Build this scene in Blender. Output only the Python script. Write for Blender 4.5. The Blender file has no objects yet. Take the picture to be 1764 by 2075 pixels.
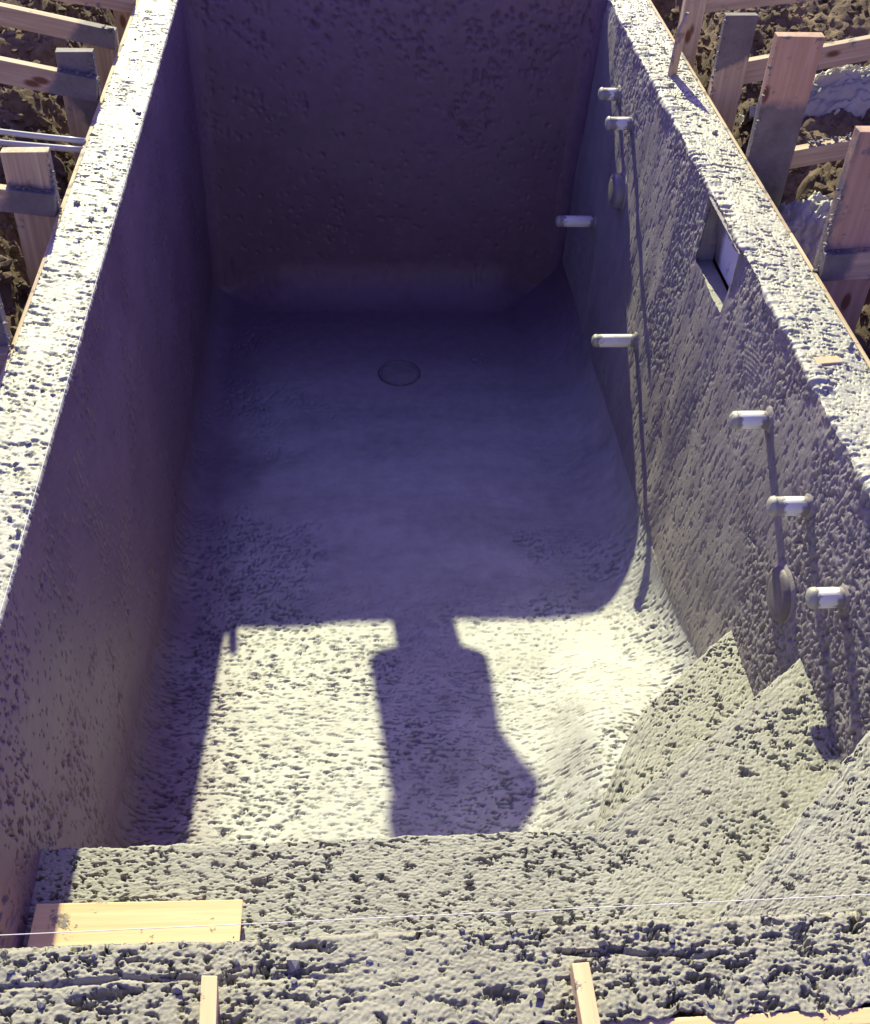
import bpy, bmesh, math, random
import numpy as np
from mathutils import Vector, Matrix

random.seed(7)
R = math.radians
scene = bpy.context.scene
COL = scene.collection

# ------------------------------------------------------------------ camera
cam_d = bpy.data.cameras.new('camera')
cam = bpy.data.objects.new('camera', cam_d)
COL.objects.link(cam)
cam_d.sensor_fit = 'HORIZONTAL'
cam_d.sensor_width = 36.0
cam_d.lens = 36.0 * 2278.0 / 1764.0
cam_d.clip_start = 0.02
cam_d.clip_end = 500.0


def camera_rotation():
    f, cx, cy = 2278.0, 882.0, 1037.5
    dy = np.array([667 - cx, cy + 1073, -f]); dy /= np.linalg.norm(dy)
    p = np.array([882 - cx, cy - 1870, -f]); q = np.array([1882 - cx, cy - (1870 - 45), -f])
    n = np.cross(p, q)
    X = np.cross(n, dy); X /= np.linalg.norm(X)
    if X[0] < 0: X = -X
    Z = np.cross(X, dy)
    return np.stack([X, dy, Z], 0)          # rows: world axes in camera space


_m = camera_rotation()
cam.matrix_world = Matrix.Translation((0, 0, 1.8)) @ Matrix([list(r) for r in _m]).to_4x4()
scene.camera = cam

# ------------------------------------------------------------------ sky, sun, exposure
SUN_DIR = Vector((0.145, -1.575, -1.0)).normalized()      # the way the light travels
SUN_EL = math.asin(-SUN_DIR.z)
SUN_AZ = math.atan2(-SUN_DIR.x, -SUN_DIR.y)
world = bpy.data.worlds.new('World')
scene.world = world
world.use_nodes = True
wn = world.node_tree.nodes
wl = world.node_tree.links
bg = wn['Background']
sky = wn.new('ShaderNodeTexSky')
sky.sky_type = 'NISHITA'
sky.sun_disc = False
sky.sun_elevation = SUN_EL
sky.sun_rotation = SUN_AZ
sky.air_density = 1.2
sky.dust_density = 1.2
sky.ozone_density = 2.0
tint = wn.new('ShaderNodeMix'); tint.data_type = 'RGBA'; tint.blend_type = 'MULTIPLY'
tint.inputs[0].default_value = 1.0
wl.new(sky.outputs[0], tint.inputs[6])
tint.inputs[7].default_value = (0.63, 0.42, 1.0, 1.0)
wl.new(tint.outputs[2], bg.inputs[0])
bg.inputs[1].default_value = 0.13

sun_d = bpy.data.lights.new('sun', 'SUN')
sun_d.energy = 5.0
sun_d.angle = R(0.53)
sun_d.color = (1.0, 0.99, 0.58)
sun = bpy.data.objects.new('sun', sun_d)
sun.rotation_euler = SUN_DIR.to_track_quat('-Z', 'Y').to_euler()
sun.location = (-1, 12, 8)
COL.objects.link(sun)

vs = scene.view_settings
vs.view_transform = 'Standard'
vs.look = 'None'
vs.gamma = 1.0
vs.use_curve_mapping = False
vs.exposure = 0.80
scene.cycles.max_bounces = 6
scene.cycles.diffuse_bounces = 4

# ------------------------------------------------------------------ pool measures (metres, rim at z = 0)
XL, XR = -0.725, 1.296          # inner faces of the long walls
XLO, XRO = -0.897, 1.487        # outer faces of their rims
YN, YF = 0.913, 5.66            # inner faces of the end walls
YNO, YFO = 0.752, 5.85
BENCH_Z, STEP_Z, TOP_Z = -0.612, -0.954, -0.306
BENCH_Y = 1.46


def floor_z(y):
    t = np.clip((y - 1.3) / 1.75, 0, 1)
    return -1.33 - 0.32 * t ** 1.15 - 0.05 * np.clip((y - 3.05) / 1.6, 0, 1)      # shallower towards the steps


# ------------------------------------------------------------------ noise
_rng = np.random.default_rng(11)
_perm = _rng.permutation(512).astype(np.int64)
_ang = _rng.uniform(0, 2 * np.pi, 512)
_gx, _gy = np.cos(_ang), np.sin(_ang)


def perlin(u, v, seed=0):
    u = np.asarray(u, float) + seed * 17.31
    v = np.asarray(v, float) - seed * 9.73
    iu = np.floor(u).astype(np.int64); iv = np.floor(v).astype(np.int64)
    fu = u - iu; fv = v - iv
    su = fu * fu * fu * (fu * (fu * 6 - 15) + 10)
    sv = fv * fv * fv * (fv * (fv * 6 - 15) + 10)

    def g(a, b, x, y):
        h = _perm[(_perm[(iu + a) & 511] + iv + b) & 511]
        return _gx[h] * x + _gy[h] * y
    n00 = g(0, 0, fu, fv); n10 = g(1, 0, fu - 1, fv)
    n01 = g(0, 1, fu, fv - 1); n11 = g(1, 1, fu - 1, fv - 1)
    return ((n00 * (1 - su) + n10 * su) * (1 - sv) + (n01 * (1 - su) + n11 * su) * sv) * 1.45


def fbm(u, v, octaves=3, seed=0, gain=0.5):
    a, s = 1.0, 0.0
    for k in range(octaves):
        s = s + a * perlin(u * 2 ** k, v * 2 ** k, seed + k * 3)
        a *= gain
    return s


def sstep(a, b, x):
    t = np.clip((x - a) / (b - a), 0, 1)
    return t * t * (3 - 2 * t)


def lerp(a, b, t):
    return a * (1 - t) + b * t


# ------------------------------------------------------------------ object helpers
def tag(o, label=None, cat=None, group=None, kind=None):
    if label: o['label'] = label
    if cat: o['category'] = cat
    if group: o['group'] = group
    if kind: o['kind'] = kind
    return o


def empty(name, loc=(0, 0, 0)):
    o = bpy.data.objects.new(name, None)
    o.location = loc
    o.empty_display_size = 0.1
    COL.objects.link(o)
    return o


def link(name, me, mat, parent=None, loc=None):
    o = bpy.data.objects.new(name, me)
    if mat and not me.materials: me.materials.append(mat)
    if parent is not None:
        o.parent = parent
    if loc is not None: o.location = loc
    COL.objects.link(o)
    return o


def mesh_np(name, verts, quads, smooth=True):
    me = bpy.data.meshes.new(name)
    nv, nq = len(verts), len(quads)
    me.vertices.add(nv)
    me.vertices.foreach_set('co', np.ascontiguousarray(verts, dtype=np.float32).ravel())
    me.loops.add(nq * 4)
    me.loops.foreach_set('vertex_index', np.ascontiguousarray(quads, dtype=np.int32).ravel())
    me.polygons.add(nq)
    me.polygons.foreach_set('loop_start', np.arange(0, nq * 4, 4, dtype=np.int32))
    me.polygons.foreach_set('use_smooth', np.full(nq, smooth, dtype=bool))
    me.update(calc_edges=True)
    me.validate()
    return me


def grid_mesh(name, P, keep=None, flip=False, smooth=True):
    """P: (rows, cols, 3). keep: boolean (rows-1, cols-1) of faces to build."""
    r, c = P.shape[:2]
    idx = np.arange(r * c).reshape(r, c)
    q = np.stack([idx[:-1, :-1], idx[:-1, 1:], idx[1:, 1:], idx[1:, :-1]], -1)
    if flip: q = q[..., ::-1]
    q = q.reshape(-1, 4)
    if keep is not None: q = q[keep.ravel()]
    return mesh_np(name, P.reshape(-1, 3), q, smooth)


def bm_obj(name, bm, mat, parent=None, loc=None, smooth=False):
    me = bpy.data.meshes.new(name)
    bm.to_mesh(me); bm.free()
    if smooth:
        for p in me.polygons: p.use_smooth = True
    return link(name, me, mat, parent, loc)


# ------------------------------------------------------------------ materials
def new_mat(name):
    m = bpy.data.materials.new(name)
    m.use_nodes = True
    return m, m.node_tree.nodes, m.node_tree.links, m.node_tree.nodes['Principled BSDF']


def nd(nodes, kind, **kw):
    n = nodes.new(kind)
    for k, v in kw.items():
        if k in n.inputs.keys(): n.inputs[k].default_value = v
        else: setattr(n, k, v)
    return n


def ramp(nodes, stops):
    r = nodes.new('ShaderNodeValToRGB')
    el = r.color_ramp.elements
    el[0].position, el[0].color = stops[0][0], (*stops[0][1], 1)
    el[1].position, el[1].color = stops[-1][0], (*stops[-1][1], 1)
    for p, c in stops[1:-1]:
        e = el.new(p); e.color = (*c, 1)
    return r


def concrete(name, lo, hi, rough=(0.42, 0.62), bump=0.35, scale=(1, 1, 1), spec=0.5, fine=330.0, mid=95.0, edge=None, arcs=False, dist=0.0065):
    """edge = (lo, hi, x_left, x_right, soft): a darker, damper margin along the long walls"""
    m, n, l, b = new_mat(name)
    tc = n.new('ShaderNodeTexCoord')
    mp = nd(n, 'ShaderNodeMapping'); mp.inputs['Scale'].default_value = scale
    l.new(tc.outputs['Object'], mp.inputs['Vector'])
    n1 = nd(n, 'ShaderNodeTexNoise', Scale=2.2, Detail=6.0, Roughness=0.6)
    n2 = nd(n, 'ShaderNodeTexNoise', Scale=mid, Detail=9.0, Roughness=0.78)
    n3 = nd(n, 'ShaderNodeTexNoise', Scale=fine, Detail=2.0, Roughness=0.6)
    n4 = nd(n, 'ShaderNodeTexNoise', Scale=17.0, Detail=5.0, Roughness=0.65)
    for k in (n1, n2, n3, n4): l.new(mp.outputs[0], k.inputs['Vector'])
    mx = nd(n, 'ShaderNodeMix'); mx.data_type = 'FLOAT'; mx.inputs[0].default_value = 0.45
    l.new(n1.outputs['Fac'], mx.inputs[2]); l.new(n4.outputs['Fac'], mx.inputs[3])
    fac = mx.outputs[0]
    if arcs:                                  # pale laitance left in arcs by the trowel
        sb = nd(n, 'ShaderNodeVectorMath', operation='SUBTRACT'); sb.inputs[1].default_value = (0.35, 1.75, 0)
        l.new(tc.outputs['Object'], sb.inputs[0])
        sx = n.new('ShaderNodeSeparateXYZ'); l.new(sb.outputs[0], sx.inputs[0])
        cx_ = n.new('ShaderNodeCombineXYZ'); l.new(sx.outputs['X'], cx_.inputs[0]); l.new(sx.outputs['Y'], cx_.inputs[1])
        ln = nd(n, 'ShaderNodeVectorMath', operation='LENGTH'); l.new(cx_.outputs[0], ln.inputs[0])
        at = nd(n, 'ShaderNodeMath', operation='ARCTAN2'); l.new(sx.outputs['Y'], at.inputs[0]); l.new(sx.outputs['X'], at.inputs[1])
        pc = n.new('ShaderNodeCombineXYZ')
        m1 = nd(n, 'ShaderNodeMath', operation='MULTIPLY'); m1.inputs[1].default_value = 5.0; l.new(ln.outputs['Value'], m1.inputs[0])
        m2 = nd(n, 'ShaderNodeMath', operation='MULTIPLY'); m2.inputs[1].default_value = 2.2; l.new(at.outputs[0], m2.inputs[0])
        l.new(m1.outputs[0], pc.inputs[0]); l.new(m2.outputs[0], pc.inputs[1])
        na = nd(n, 'ShaderNodeTexNoise', Scale=1.0, Detail=7.0, Roughness=0.68, Distortion=0.4)
        l.new(pc.outputs[0], na.inputs['Vector'])
        am = nd(n, 'ShaderNodeMix'); am.data_type = 'FLOAT'; am.inputs[0].default_value = 0.38
        l.new(mx.outputs[0], am.inputs[2]); l.new(na.outputs['Fac'], am.inputs[3])
        fac = am.outputs[0]
    cr = ramp(n, [(0.36, lo), (0.64, hi)])
    l.new(fac, cr.inputs[0])
    col = cr.outputs[0]
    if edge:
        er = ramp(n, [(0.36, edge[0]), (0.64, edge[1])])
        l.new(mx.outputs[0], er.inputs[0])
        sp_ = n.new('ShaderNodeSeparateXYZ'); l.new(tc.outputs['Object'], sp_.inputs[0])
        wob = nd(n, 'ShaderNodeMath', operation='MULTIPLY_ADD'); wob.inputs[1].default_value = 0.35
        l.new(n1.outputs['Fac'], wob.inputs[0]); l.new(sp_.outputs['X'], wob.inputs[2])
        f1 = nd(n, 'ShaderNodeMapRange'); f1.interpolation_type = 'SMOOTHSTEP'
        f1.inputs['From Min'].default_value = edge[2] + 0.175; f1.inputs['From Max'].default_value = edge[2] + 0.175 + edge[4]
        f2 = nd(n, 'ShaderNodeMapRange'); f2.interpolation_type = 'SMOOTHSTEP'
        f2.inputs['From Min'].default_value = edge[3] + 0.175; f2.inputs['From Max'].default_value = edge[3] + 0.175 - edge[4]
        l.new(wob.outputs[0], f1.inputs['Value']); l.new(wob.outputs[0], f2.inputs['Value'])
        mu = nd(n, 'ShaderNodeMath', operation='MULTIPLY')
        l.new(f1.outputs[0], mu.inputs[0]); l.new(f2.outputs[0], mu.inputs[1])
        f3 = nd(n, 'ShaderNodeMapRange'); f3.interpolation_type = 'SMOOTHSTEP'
        f3.inputs['From Min'].default_value = YF + 0.1; f3.inputs['From Max'].default_value = YF - 1.3  # floor colour darkens towards the far wall, painting in the shade there
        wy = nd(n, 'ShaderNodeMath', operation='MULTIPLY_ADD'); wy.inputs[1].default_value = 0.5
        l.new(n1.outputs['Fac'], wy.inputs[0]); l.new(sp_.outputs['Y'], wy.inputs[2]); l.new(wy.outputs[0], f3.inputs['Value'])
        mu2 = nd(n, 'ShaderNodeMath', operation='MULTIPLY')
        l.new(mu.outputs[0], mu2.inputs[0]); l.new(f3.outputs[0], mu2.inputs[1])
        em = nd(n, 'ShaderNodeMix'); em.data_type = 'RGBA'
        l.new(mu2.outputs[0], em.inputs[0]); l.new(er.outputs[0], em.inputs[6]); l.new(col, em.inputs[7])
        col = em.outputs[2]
    l.new(col, b.inputs['Base Color'])
    mr = nd(n, 'ShaderNodeMapRange')
    mr.inputs['From Min'].default_value = 0.35; mr.inputs['From Max'].default_value = 0.65
    mr.inputs['To Min'].default_value = rough[0]; mr.inputs['To Max'].default_value = rough[1]
    l.new(n1.outputs['Fac'], mr.inputs['Value']); l.new(mr.outputs[0], b.inputs['Roughness'])
    b.inputs['Specular IOR Level'].default_value = spec
    b1 = nd(n, 'ShaderNodeBump', Strength=bump, Distance=dist)
    l.new(n2.outputs['Fac'], b1.inputs['Height'])
    b2 = nd(n, 'ShaderNodeBump', Strength=bump * 0.6, Distance=0.0012)
    l.new(n3.outputs['Fac'], b2.inputs['Height'])
    l.new(b1.outputs[0], b2.inputs['Normal'])
    l.new(b2.outputs[0], b.inputs['Normal'])
    return m


GREY_LO, GREY_HI = (0.160, 0.137, 0.147), (0.235, 0.204, 0.217)
M_RIM = concrete('scraped_concrete', (0.33, 0.320, 0.268), (0.47, 0.458, 0.395), (0.42, 0.60), 0.34)
M_WALL_SHADE = concrete('shade_tinted_wall_concrete', (0.130, 0.080, 0.120), (0.188, 0.118, 0.172), (0.45, 0.62), 0.10)  # left and far walls: dark purple of their shade put into the colour
M_ROUGH = concrete('rough_wall_concrete', (0.240, 0.213, 0.218), (0.36, 0.326, 0.328), (0.46, 0.62), 0.9, scale=(1, 1, 0.55), mid=150.0)
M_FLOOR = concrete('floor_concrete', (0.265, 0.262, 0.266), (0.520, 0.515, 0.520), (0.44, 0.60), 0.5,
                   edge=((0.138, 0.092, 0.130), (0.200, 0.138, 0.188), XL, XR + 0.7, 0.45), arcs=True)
M_STEP = concrete('step_concrete', (0.240, 0.234, 0.208), (0.340, 0.334, 0.302), (0.46, 0.62), 0.45)
M_NEAR = concrete('near_rim_concrete', (0.240, 0.226, 0.180), (0.345, 0.328, 0.268), (0.46, 0.62), 0.45)
M_CLOD = concrete('crumb_concrete', (0.13, 0.115, 0.12), (0.23, 0.205, 0.212), (0.5, 0.7), 0.7)
M_SOIL = concrete('soil', (0.075, 0.052, 0.038), (0.30, 0.225, 0.155), (0.8, 0.95), 1.0, spec=0.15, fine=150.0, mid=26.0, dist=0.02)


def wood(name, axis, c1=(0.36, 0.262, 0.165), c2=(0.66, 0.530, 0.350), stain=None, amount=0.5, knots=True):
    """axis: the local axis of the grain. stain: list of (axis_vector, start, soft, sign) concrete films in local coordinates."""
    m, n, l, b = new_mat(name)
    tc = n.new('ShaderNodeTexCoord')
    mp = nd(n, 'ShaderNodeMapping')
    s = [46.0, 46.0, 46.0]; s[axis] = 1.8
    mp.inputs['Scale'].default_value = s
    oi = n.new('ShaderNodeObjectInfo')
    ad = nd(n, 'ShaderNodeVectorMath', operation='ADD')
    sc = nd(n, 'ShaderNodeVectorMath', operation='SCALE'); sc.inputs[3].default_value = 9.0
    cmb = n.new('ShaderNodeCombineXYZ')
    for k in range(3): l.new(oi.outputs['Random'], cmb.inputs[k])
    l.new(cmb.outputs[0], sc.inputs[0])
    l.new(tc.outputs['Object'], ad.inputs[0]); l.new(sc.outputs[0], ad.inputs[1])
    l.new(ad.outputs[0], mp.inputs['Vector'])
    g = nd(n, 'ShaderNodeTexNoise', Scale=1.0, Detail=5.0, Roughness=0.6, Distortion=0.6)
    l.new(mp.outputs[0], g.inputs['Vector'])
    cr = ramp(n, [(0.30, c1), (0.55, tuple(0.5 * (a + d) for a, d in zip(c1, c2))), (0.72, c2)])
    l.new(g.outputs['Fac'], cr.inputs[0])
    # knots
    vp = nd(n, 'ShaderNodeMapping')
    s2 = [9.0, 9.0, 9.0]; s2[axis] = 4.0
    vp.inputs['Scale'].default_value = s2
    l.new(ad.outputs[0], vp.inputs['Vector'])
    vo = nd(n, 'ShaderNodeTexVoronoi', Scale=1.0); vo.inputs['Randomness'].default_value = 1.0
    l.new(vp.outputs[0], vo.inputs['Vector'])
    kr = ramp(n, [(0.10, (1, 1, 1)), (0.17, (0, 0, 0))] if knots else [(0.0, (0, 0, 0)), (0.1, (0, 0, 0))])
    l.new(vo.outputs['Distance'], kr.inputs[0])
    km = nd(n, 'ShaderNodeMix'); km.data_type = 'RGBA'
    km.inputs[7].default_value = (0.17, 0.075, 0.04, 1)
    l.new(kr.outputs[0], km.inputs[0]); l.new(cr.outputs[0], km.inputs[6])
    col = km.outputs[2]
    # concrete film
    nn = nd(n, 'ShaderNodeTexNoise', Scale=14.0, Detail=6.0, Roughness=0.7)
    l.new(tc.outputs['Object'], nn.inputs['Vector'])
    total = None
    specks = nd(n, 'ShaderNodeMapRange')
    specks.inputs['From Min'].default_value = 0.70 - amount * 0.2; specks.inputs['From Max'].default_value = 0.76 - amount * 0.2
    l.new(nn.outputs['Fac'], specks.inputs['Value'])
    total = specks.outputs[0]
    for vec, start, soft, sign in (stain or []):
        dt = nd(n, 'ShaderNodeVectorMath', operation='DOT_PRODUCT')
        dt.inputs[1].default_value = vec
        l.new(tc.outputs['Object'], dt.inputs[0])
        w = nd(n, 'ShaderNodeMath', operation='MULTIPLY_ADD')       # noise wobble
        w.inputs[1].default_value = 0.10
        l.new(nn.outputs['Fac'], w.inputs[0]); l.new(dt.outputs['Value'], w.inputs[2])
        r_ = nd(n, 'ShaderNodeMapRange')
        a, e = start + 0.05 - soft, start + 0.05 + soft
        if sign < 0: a, e = e, a
        r_.inputs['From Min'].default_value = a; r_.inputs['From Max'].default_value = e
        l.new(w.outputs[0], r_.inputs['Value'])
        mxx = nd(n, 'ShaderNodeMath', operation='MAXIMUM')
        l.new(total, mxx.inputs[0]); l.new(r_.outputs[0], mxx.inputs[1])
        total = mxx.outputs[0]
    cm = nd(n, 'ShaderNodeMix'); cm.data_type = 'RGBA'
    cmr = ramp(n, [(0.3, (0.12, 0.105, 0.10)), (0.7, (0.22, 0.20, 0.19))])
    l.new(nn.outputs['Fac'], cmr.inputs[0])
    l.new(total, cm.inputs[0]); l.new(col, cm.inputs[6]); l.new(cmr.outputs[0], cm.inputs[7])
    l.new(cm.outputs[2], b.inputs['Base Color'])
    b.inputs['Roughness'].default_value = 0.7
    b.inputs['Specular IOR Level'].default_value = 0.3
    hm = nd(n, 'ShaderNodeMath', operation='MULTIPLY_ADD'); hm.inputs[1].default_value = 1.5
    l.new(total, hm.inputs[0]); l.new(g.outputs['Fac'], hm.inputs[2])
    nf = nd(n, 'ShaderNodeTexNoise', Scale=180.0, Detail=3.0)
    l.new(tc.outputs['Object'], nf.inputs['Vector'])
    hm2 = nd(n, 'ShaderNodeMath', operation='MULTIPLY_ADD')
    l.new(nf.outputs['Fac'], hm2.inputs[0]); l.new(total, hm2.inputs[1]); l.new(hm.outputs[0], hm2.inputs[2])
    bp = nd(n, 'ShaderNodeBump', Strength=0.5, Distance=0.002)
    l.new(hm2.outputs[0], bp.inputs['Height']); l.new(bp.outputs[0], b.inputs['Normal'])
    return m


def plain(name, col, rough=0.5, dirt=None, dirt_col=(0.22, 0.20, 0.19), bump=0.0, thr=(0.5, 0.6), scale=18.0, metal=0.0):
    m, n, l, b = new_mat(name)
    b.inputs['Roughness'].default_value = rough
    b.inputs['Metallic'].default_value = metal
    tc = n.new('ShaderNodeTexCoord')
    nn = nd(n, 'ShaderNodeTexNoise', Scale=scale, Detail=6.0, Roughness=0.7)
    l.new(tc.outputs['Object'], nn.inputs['Vector'])
    mr = nd(n, 'ShaderNodeMapRange')
    mr.inputs['From Min'].default_value, mr.inputs['From Max'].default_value = thr
    l.new(nn.outputs['Fac'], mr.inputs['Value'])
    total = mr.outputs[0]
    for vec, start, soft, sign in (dirt or []):
        dt = nd(n, 'ShaderNodeVectorMath', operation='DOT_PRODUCT'); dt.inputs[1].default_value = vec
        l.new(tc.outputs['Object'], dt.inputs[0])
        w = nd(n, 'ShaderNodeMath', operation='MULTIPLY_ADD'); w.inputs[1].default_value = 0.09
        l.new(nn.outputs['Fac'], w.inputs[0]); l.new(dt.outputs['Value'], w.inputs[2])
        r_ = nd(n, 'ShaderNodeMapRange')
        a, e = start + 0.045 - soft, start + 0.045 + soft
        if sign < 0: a, e = e, a
        r_.inputs['From Min'].default_value = a; r_.inputs['From Max'].default_value = e
        l.new(w.outputs[0], r_.inputs['Value'])
        mm = nd(n, 'ShaderNodeMath', operation='MAXIMUM')
        l.new(total, mm.inputs[0]); l.new(r_.outputs[0], mm.inputs[1]); total = mm.outputs[0]
    mx = nd(n, 'ShaderNodeMix'); mx.data_type = 'RGBA'
    mx.inputs[6].default_value = (*col, 1); mx.inputs[7].default_value = (*dirt_col, 1)
    l.new(total, mx.inputs[0]); l.new(mx.outputs[2], b.inputs['Base Color'])
    bp = nd(n, 'ShaderNodeBump', Strength=0.4 + bump, Distance=0.003)
    l.new(total, bp.inputs['Height']); l.new(bp.outputs[0], b.inputs['Normal'])
    return m


# ------------------------------------------------------------------ gunite relief: height in metres from surface coordinates
def pits(u, v, fu, fv, thr, w, seed, octv=4, gain=0.68):
    """torn hollows with ragged edges"""
    return sstep(thr, thr + w, fbm(u * fu, v * fv, octv, seed, gain))


def relief_rim(u, v, seed, k=1.0):
    """scraped rim: streaks run across (along u), torn pits"""
    sk = v + 0.30 * u + 0.012 * perlin(u * 7, v * 5, seed + 8)
    reg = sstep(-0.45, 0.35, fbm(u * 6, v * 4.2, 2, seed + 40))
    h = 0.0030 * fbm(u * 9, v * 7, 2, seed) + 0.0012 * fbm(u * 14, sk * 85, 2, seed + 1, 0.6)
    h += 0.0007 * fbm(u * 90, sk * 120, 2, seed + 2, 0.8)
    p = pits(u, sk, 20, 62, 0.44, 0.12, seed + 3) * (0.10 + 0.90 * reg)
    p2 = pits(u, sk, 60, 100, 0.52, 0.2, seed + 4, 2)
    h += 0.0012 * perlin(u * 150, v * 150, seed + 11)
    return k * (h - 0.017 * p - 0.008 * p2)


def relief_wall_rough(u, v, seed, k=1.0, bias=0.0):
    """sprayed wall: crusty crumbling zones beside zones smeared with the trowel"""
    zone = sstep(-0.15, 0.30, fbm(u * 2.4, v * 2.0, 3, seed + 40) + bias)
    sl = v + 0.22 * u
    h = 0.007 * fbm(u * 2.2, v * 2.6, 2, seed) + 0.0005 * fbm(u * 5, sl * 48, 3, seed + 1, 0.7) * (1 - 0.6 * zone)
    h += 0.0011 * (perlin(u * 95, v * 105, seed + 2) + 0.8 * perlin(u * 48, v * 52, seed + 7) * zone) * (0.45 + 0.55 * zone)
    crust = pits(u, sl, 34, 58, 0.10, 0.40, seed + 3, 3, 0.7)
    p = pits(u, sl, 13, 40, 0.55, 0.14, seed + 4, 4, 0.75)
    return k * (h - 0.0065 * zone * crust - (0.004 + 0.006 * zone) * p)


def relief_wall_smooth(u, v, seed, k=1.0, more=0.0):
    reg = sstep(0.05, 0.55, fbm(u * 2.2, v * 4.0, 2, seed + 40) + 0.25 * sstep(0.6, 0.2, u) + more)
    h = 0.005 * fbm(u * 1.6, v * 1.6, 2, seed) + 0.0003 * fbm(u * 30, v * 60, 2, seed + 1)
    p = pits(u, v - 0.15 * u, 16, 62, 0.46, 0.10, seed + 3) * reg
    p2 = pits(u, v, 22, 80, 0.80, 0.12, seed + 4, 3)
    return k * (h - 0.020 * p - 0.013 * p2)


def relief_floor(u, v, seed, roughness):
    h = 0.007 * fbm(u * 2.0, v * 2.0, 2, seed) + 0.0004 * fbm(u * 40, v * 60, 2, seed + 1)
    h += roughness * 0.0012 * fbm(u * 45, v * 95, 2, seed + 2, 0.8)
    w_ = v + 0.15 * u + 0.008 * perlin(u * 9, v * 9, seed + 9)
    p = pits(u, w_, 17, 66, 0.47, 0.12, seed + 3, 4, 0.76) * roughness
    p2 = pits(u, v, 42, 90, 0.58, 0.14, seed + 4, 2) * (0.12 + 0.88 * roughness)
    return h - 0.014 * p - 0.009 * p2


def relief_step(u, v, seed, trowel=0.0, k=1.0):
    """pitted step tops; trowel (0..1) marks smooth bands"""
    reg = sstep(-0.30, 0.30, fbm(u * 3.2, v * 4.4, 3, seed + 40)) * (1 - trowel)
    h = 0.0035 * fbm(u * 4, v * 4, 2, seed) + 0.0006 * fbm(u * 22, v * 70, 2, seed + 1, 0.6)
    h += 0.0010 * fbm(u * 130, v * 160, 2, seed + 2, 0.8) * (1 - 0.5 * trowel)
    w_ = v + 0.15 * u + 0.006 * perlin(u * 14, v * 14, seed + 9)
    p = pits(u, w_, 34, 64, 0.52, 0.11, seed + 3, 4, 0.74) * (0.10 + 0.90 * reg)
    p1 = pits(u, w_, 13, 28, 0.86, 0.10, seed + 6, 5, 0.72) * (1 - trowel)
    p2 = pits(u, v, 60, 105, 0.66, 0.12, seed + 4, 2) * (1 - 0.8 * trowel) * (0.35 + 0.65 * reg)
    h += 0.0011 * perlin(u * 185, v * 205, seed + 11) * (1 - 0.6 * trowel)
    return k * (h - 0.022 * np.maximum(p, p1) - 0.012 * p2)


def spacing(a, b, d0, d1):
    """coordinates from a to b, step growing from d0 to d1"""
    out = [a]
    while out[-1] < b:
        t = (out[-1] - a) / (b - a)
        out.append(out[-1] + d0 + (d1 - d0) * t)
    out = np.array(out)
    return a + (out - a) * (b - a) / (out[-1] - a)


# ------------------------------------------------------------------ the pool shell
pool = empty('pool_shell', (0, 0, 0))
tag(pool, 'freshly sprayed rough grey concrete pool shell with steps and bench, sunk between timber forms', 'pool')

RLF, RRF = 0.13, 0.27           # cove radii at the foot of the long walls
EDGE = 0.012


def cove_profile(NR, FZ, dr):
    """profile pieces: list of (name, list of (x(y), z(y), nx, nz, u))"""
    cols = []
    u = 0.0
    # left rim, outer to inner
    for z in (-0.16, -0.08, -0.03, -0.008):
        cols.append(('rim_l', np.full(NR, XLO), np.full(NR, z), -1, 0, z))
    for x in np.arange(XLO, XL - EDGE, dr):
        cols.append(('rim_l', np.full(NR, x), np.zeros(NR), 0, 1, x - XLO))
    u = XL - EDGE - XLO
    for a in np.linspace(0, math.pi / 2, 5):
        cols.append(('rim_l', np.full(NR, XL - EDGE + EDGE * math.sin(a)), np.full(NR, -EDGE + EDGE * math.cos(a)),
                     math.sin(a), math.cos(a), u + EDGE * a))
    u += EDGE * math.pi / 2
    for t in spacing(0, 1, 0.0045, 0.006)[1:]:
        z = -EDGE + t * (FZ + RLF + EDGE)
        cols.append(('wall_l', np.full(NR, XL), z, 1, 0, u + t * 1.5))
    u += 1.5
    for a in np.linspace(0, math.pi / 2, 26)[1:]:
        cols.append(('floor', np.full(NR, XL + RLF - RLF * math.cos(a)), FZ + RLF - RLF * math.sin(a),
                     math.cos(a), math.sin(a), u + RLF * a))
    u += RLF * math.pi / 2
    x0, x1 = XL + RLF, XR - RRF
    for x in np.linspace(x0, x1, 285)[1:]:
        cols.append(('floor', np.full(NR, x), FZ.copy(), 0, 1, u + x - x0))
    u += x1 - x0
    for a in np.linspace(0, math.pi / 2, 60)[1:]:
        cols.append(('floor', np.full(NR, XR - RRF + RRF * math.sin(a)), FZ + RRF - RRF * math.cos(a),
                     -math.sin(a), math.cos(a), u + RRF * a))
    u += RRF * math.pi / 2
    for t in spacing(0, 1, 0.0052, 0.0040)[1:]:
        z = FZ + RRF + t * (-EDGE - FZ - RRF)
        cols.append(('wall_r', np.full(NR, XR), z, -1, 0, u + t * 1.33))
    u += 1.33
    for a in np.linspace(0, math.pi / 2, 5)[1:]:
        cols.append(('rim_r', np.full(NR, XR + EDGE - EDGE * math.cos(a)), np.full(NR, -EDGE + EDGE * math.sin(a)),
                     -math.cos(a), math.sin(a), u + EDGE * a))
    u += EDGE * math.pi / 2
    for x in np.arange(XR + EDGE, XRO, dr)[1:]:
        cols.append(('rim_r', np.full(NR, x), np.zeros(NR), 0, 1, u + x - XR - EDGE))
    for z in (-0.008, -0.03, -0.08, -0.16):
        cols.append(('rim_r', np.full(NR, XRO), np.full(NR, z), 1, 0, u + XRO - XR - z))
    return cols


_e1x = np.linspace(0.1, 1.4, 400)


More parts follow.
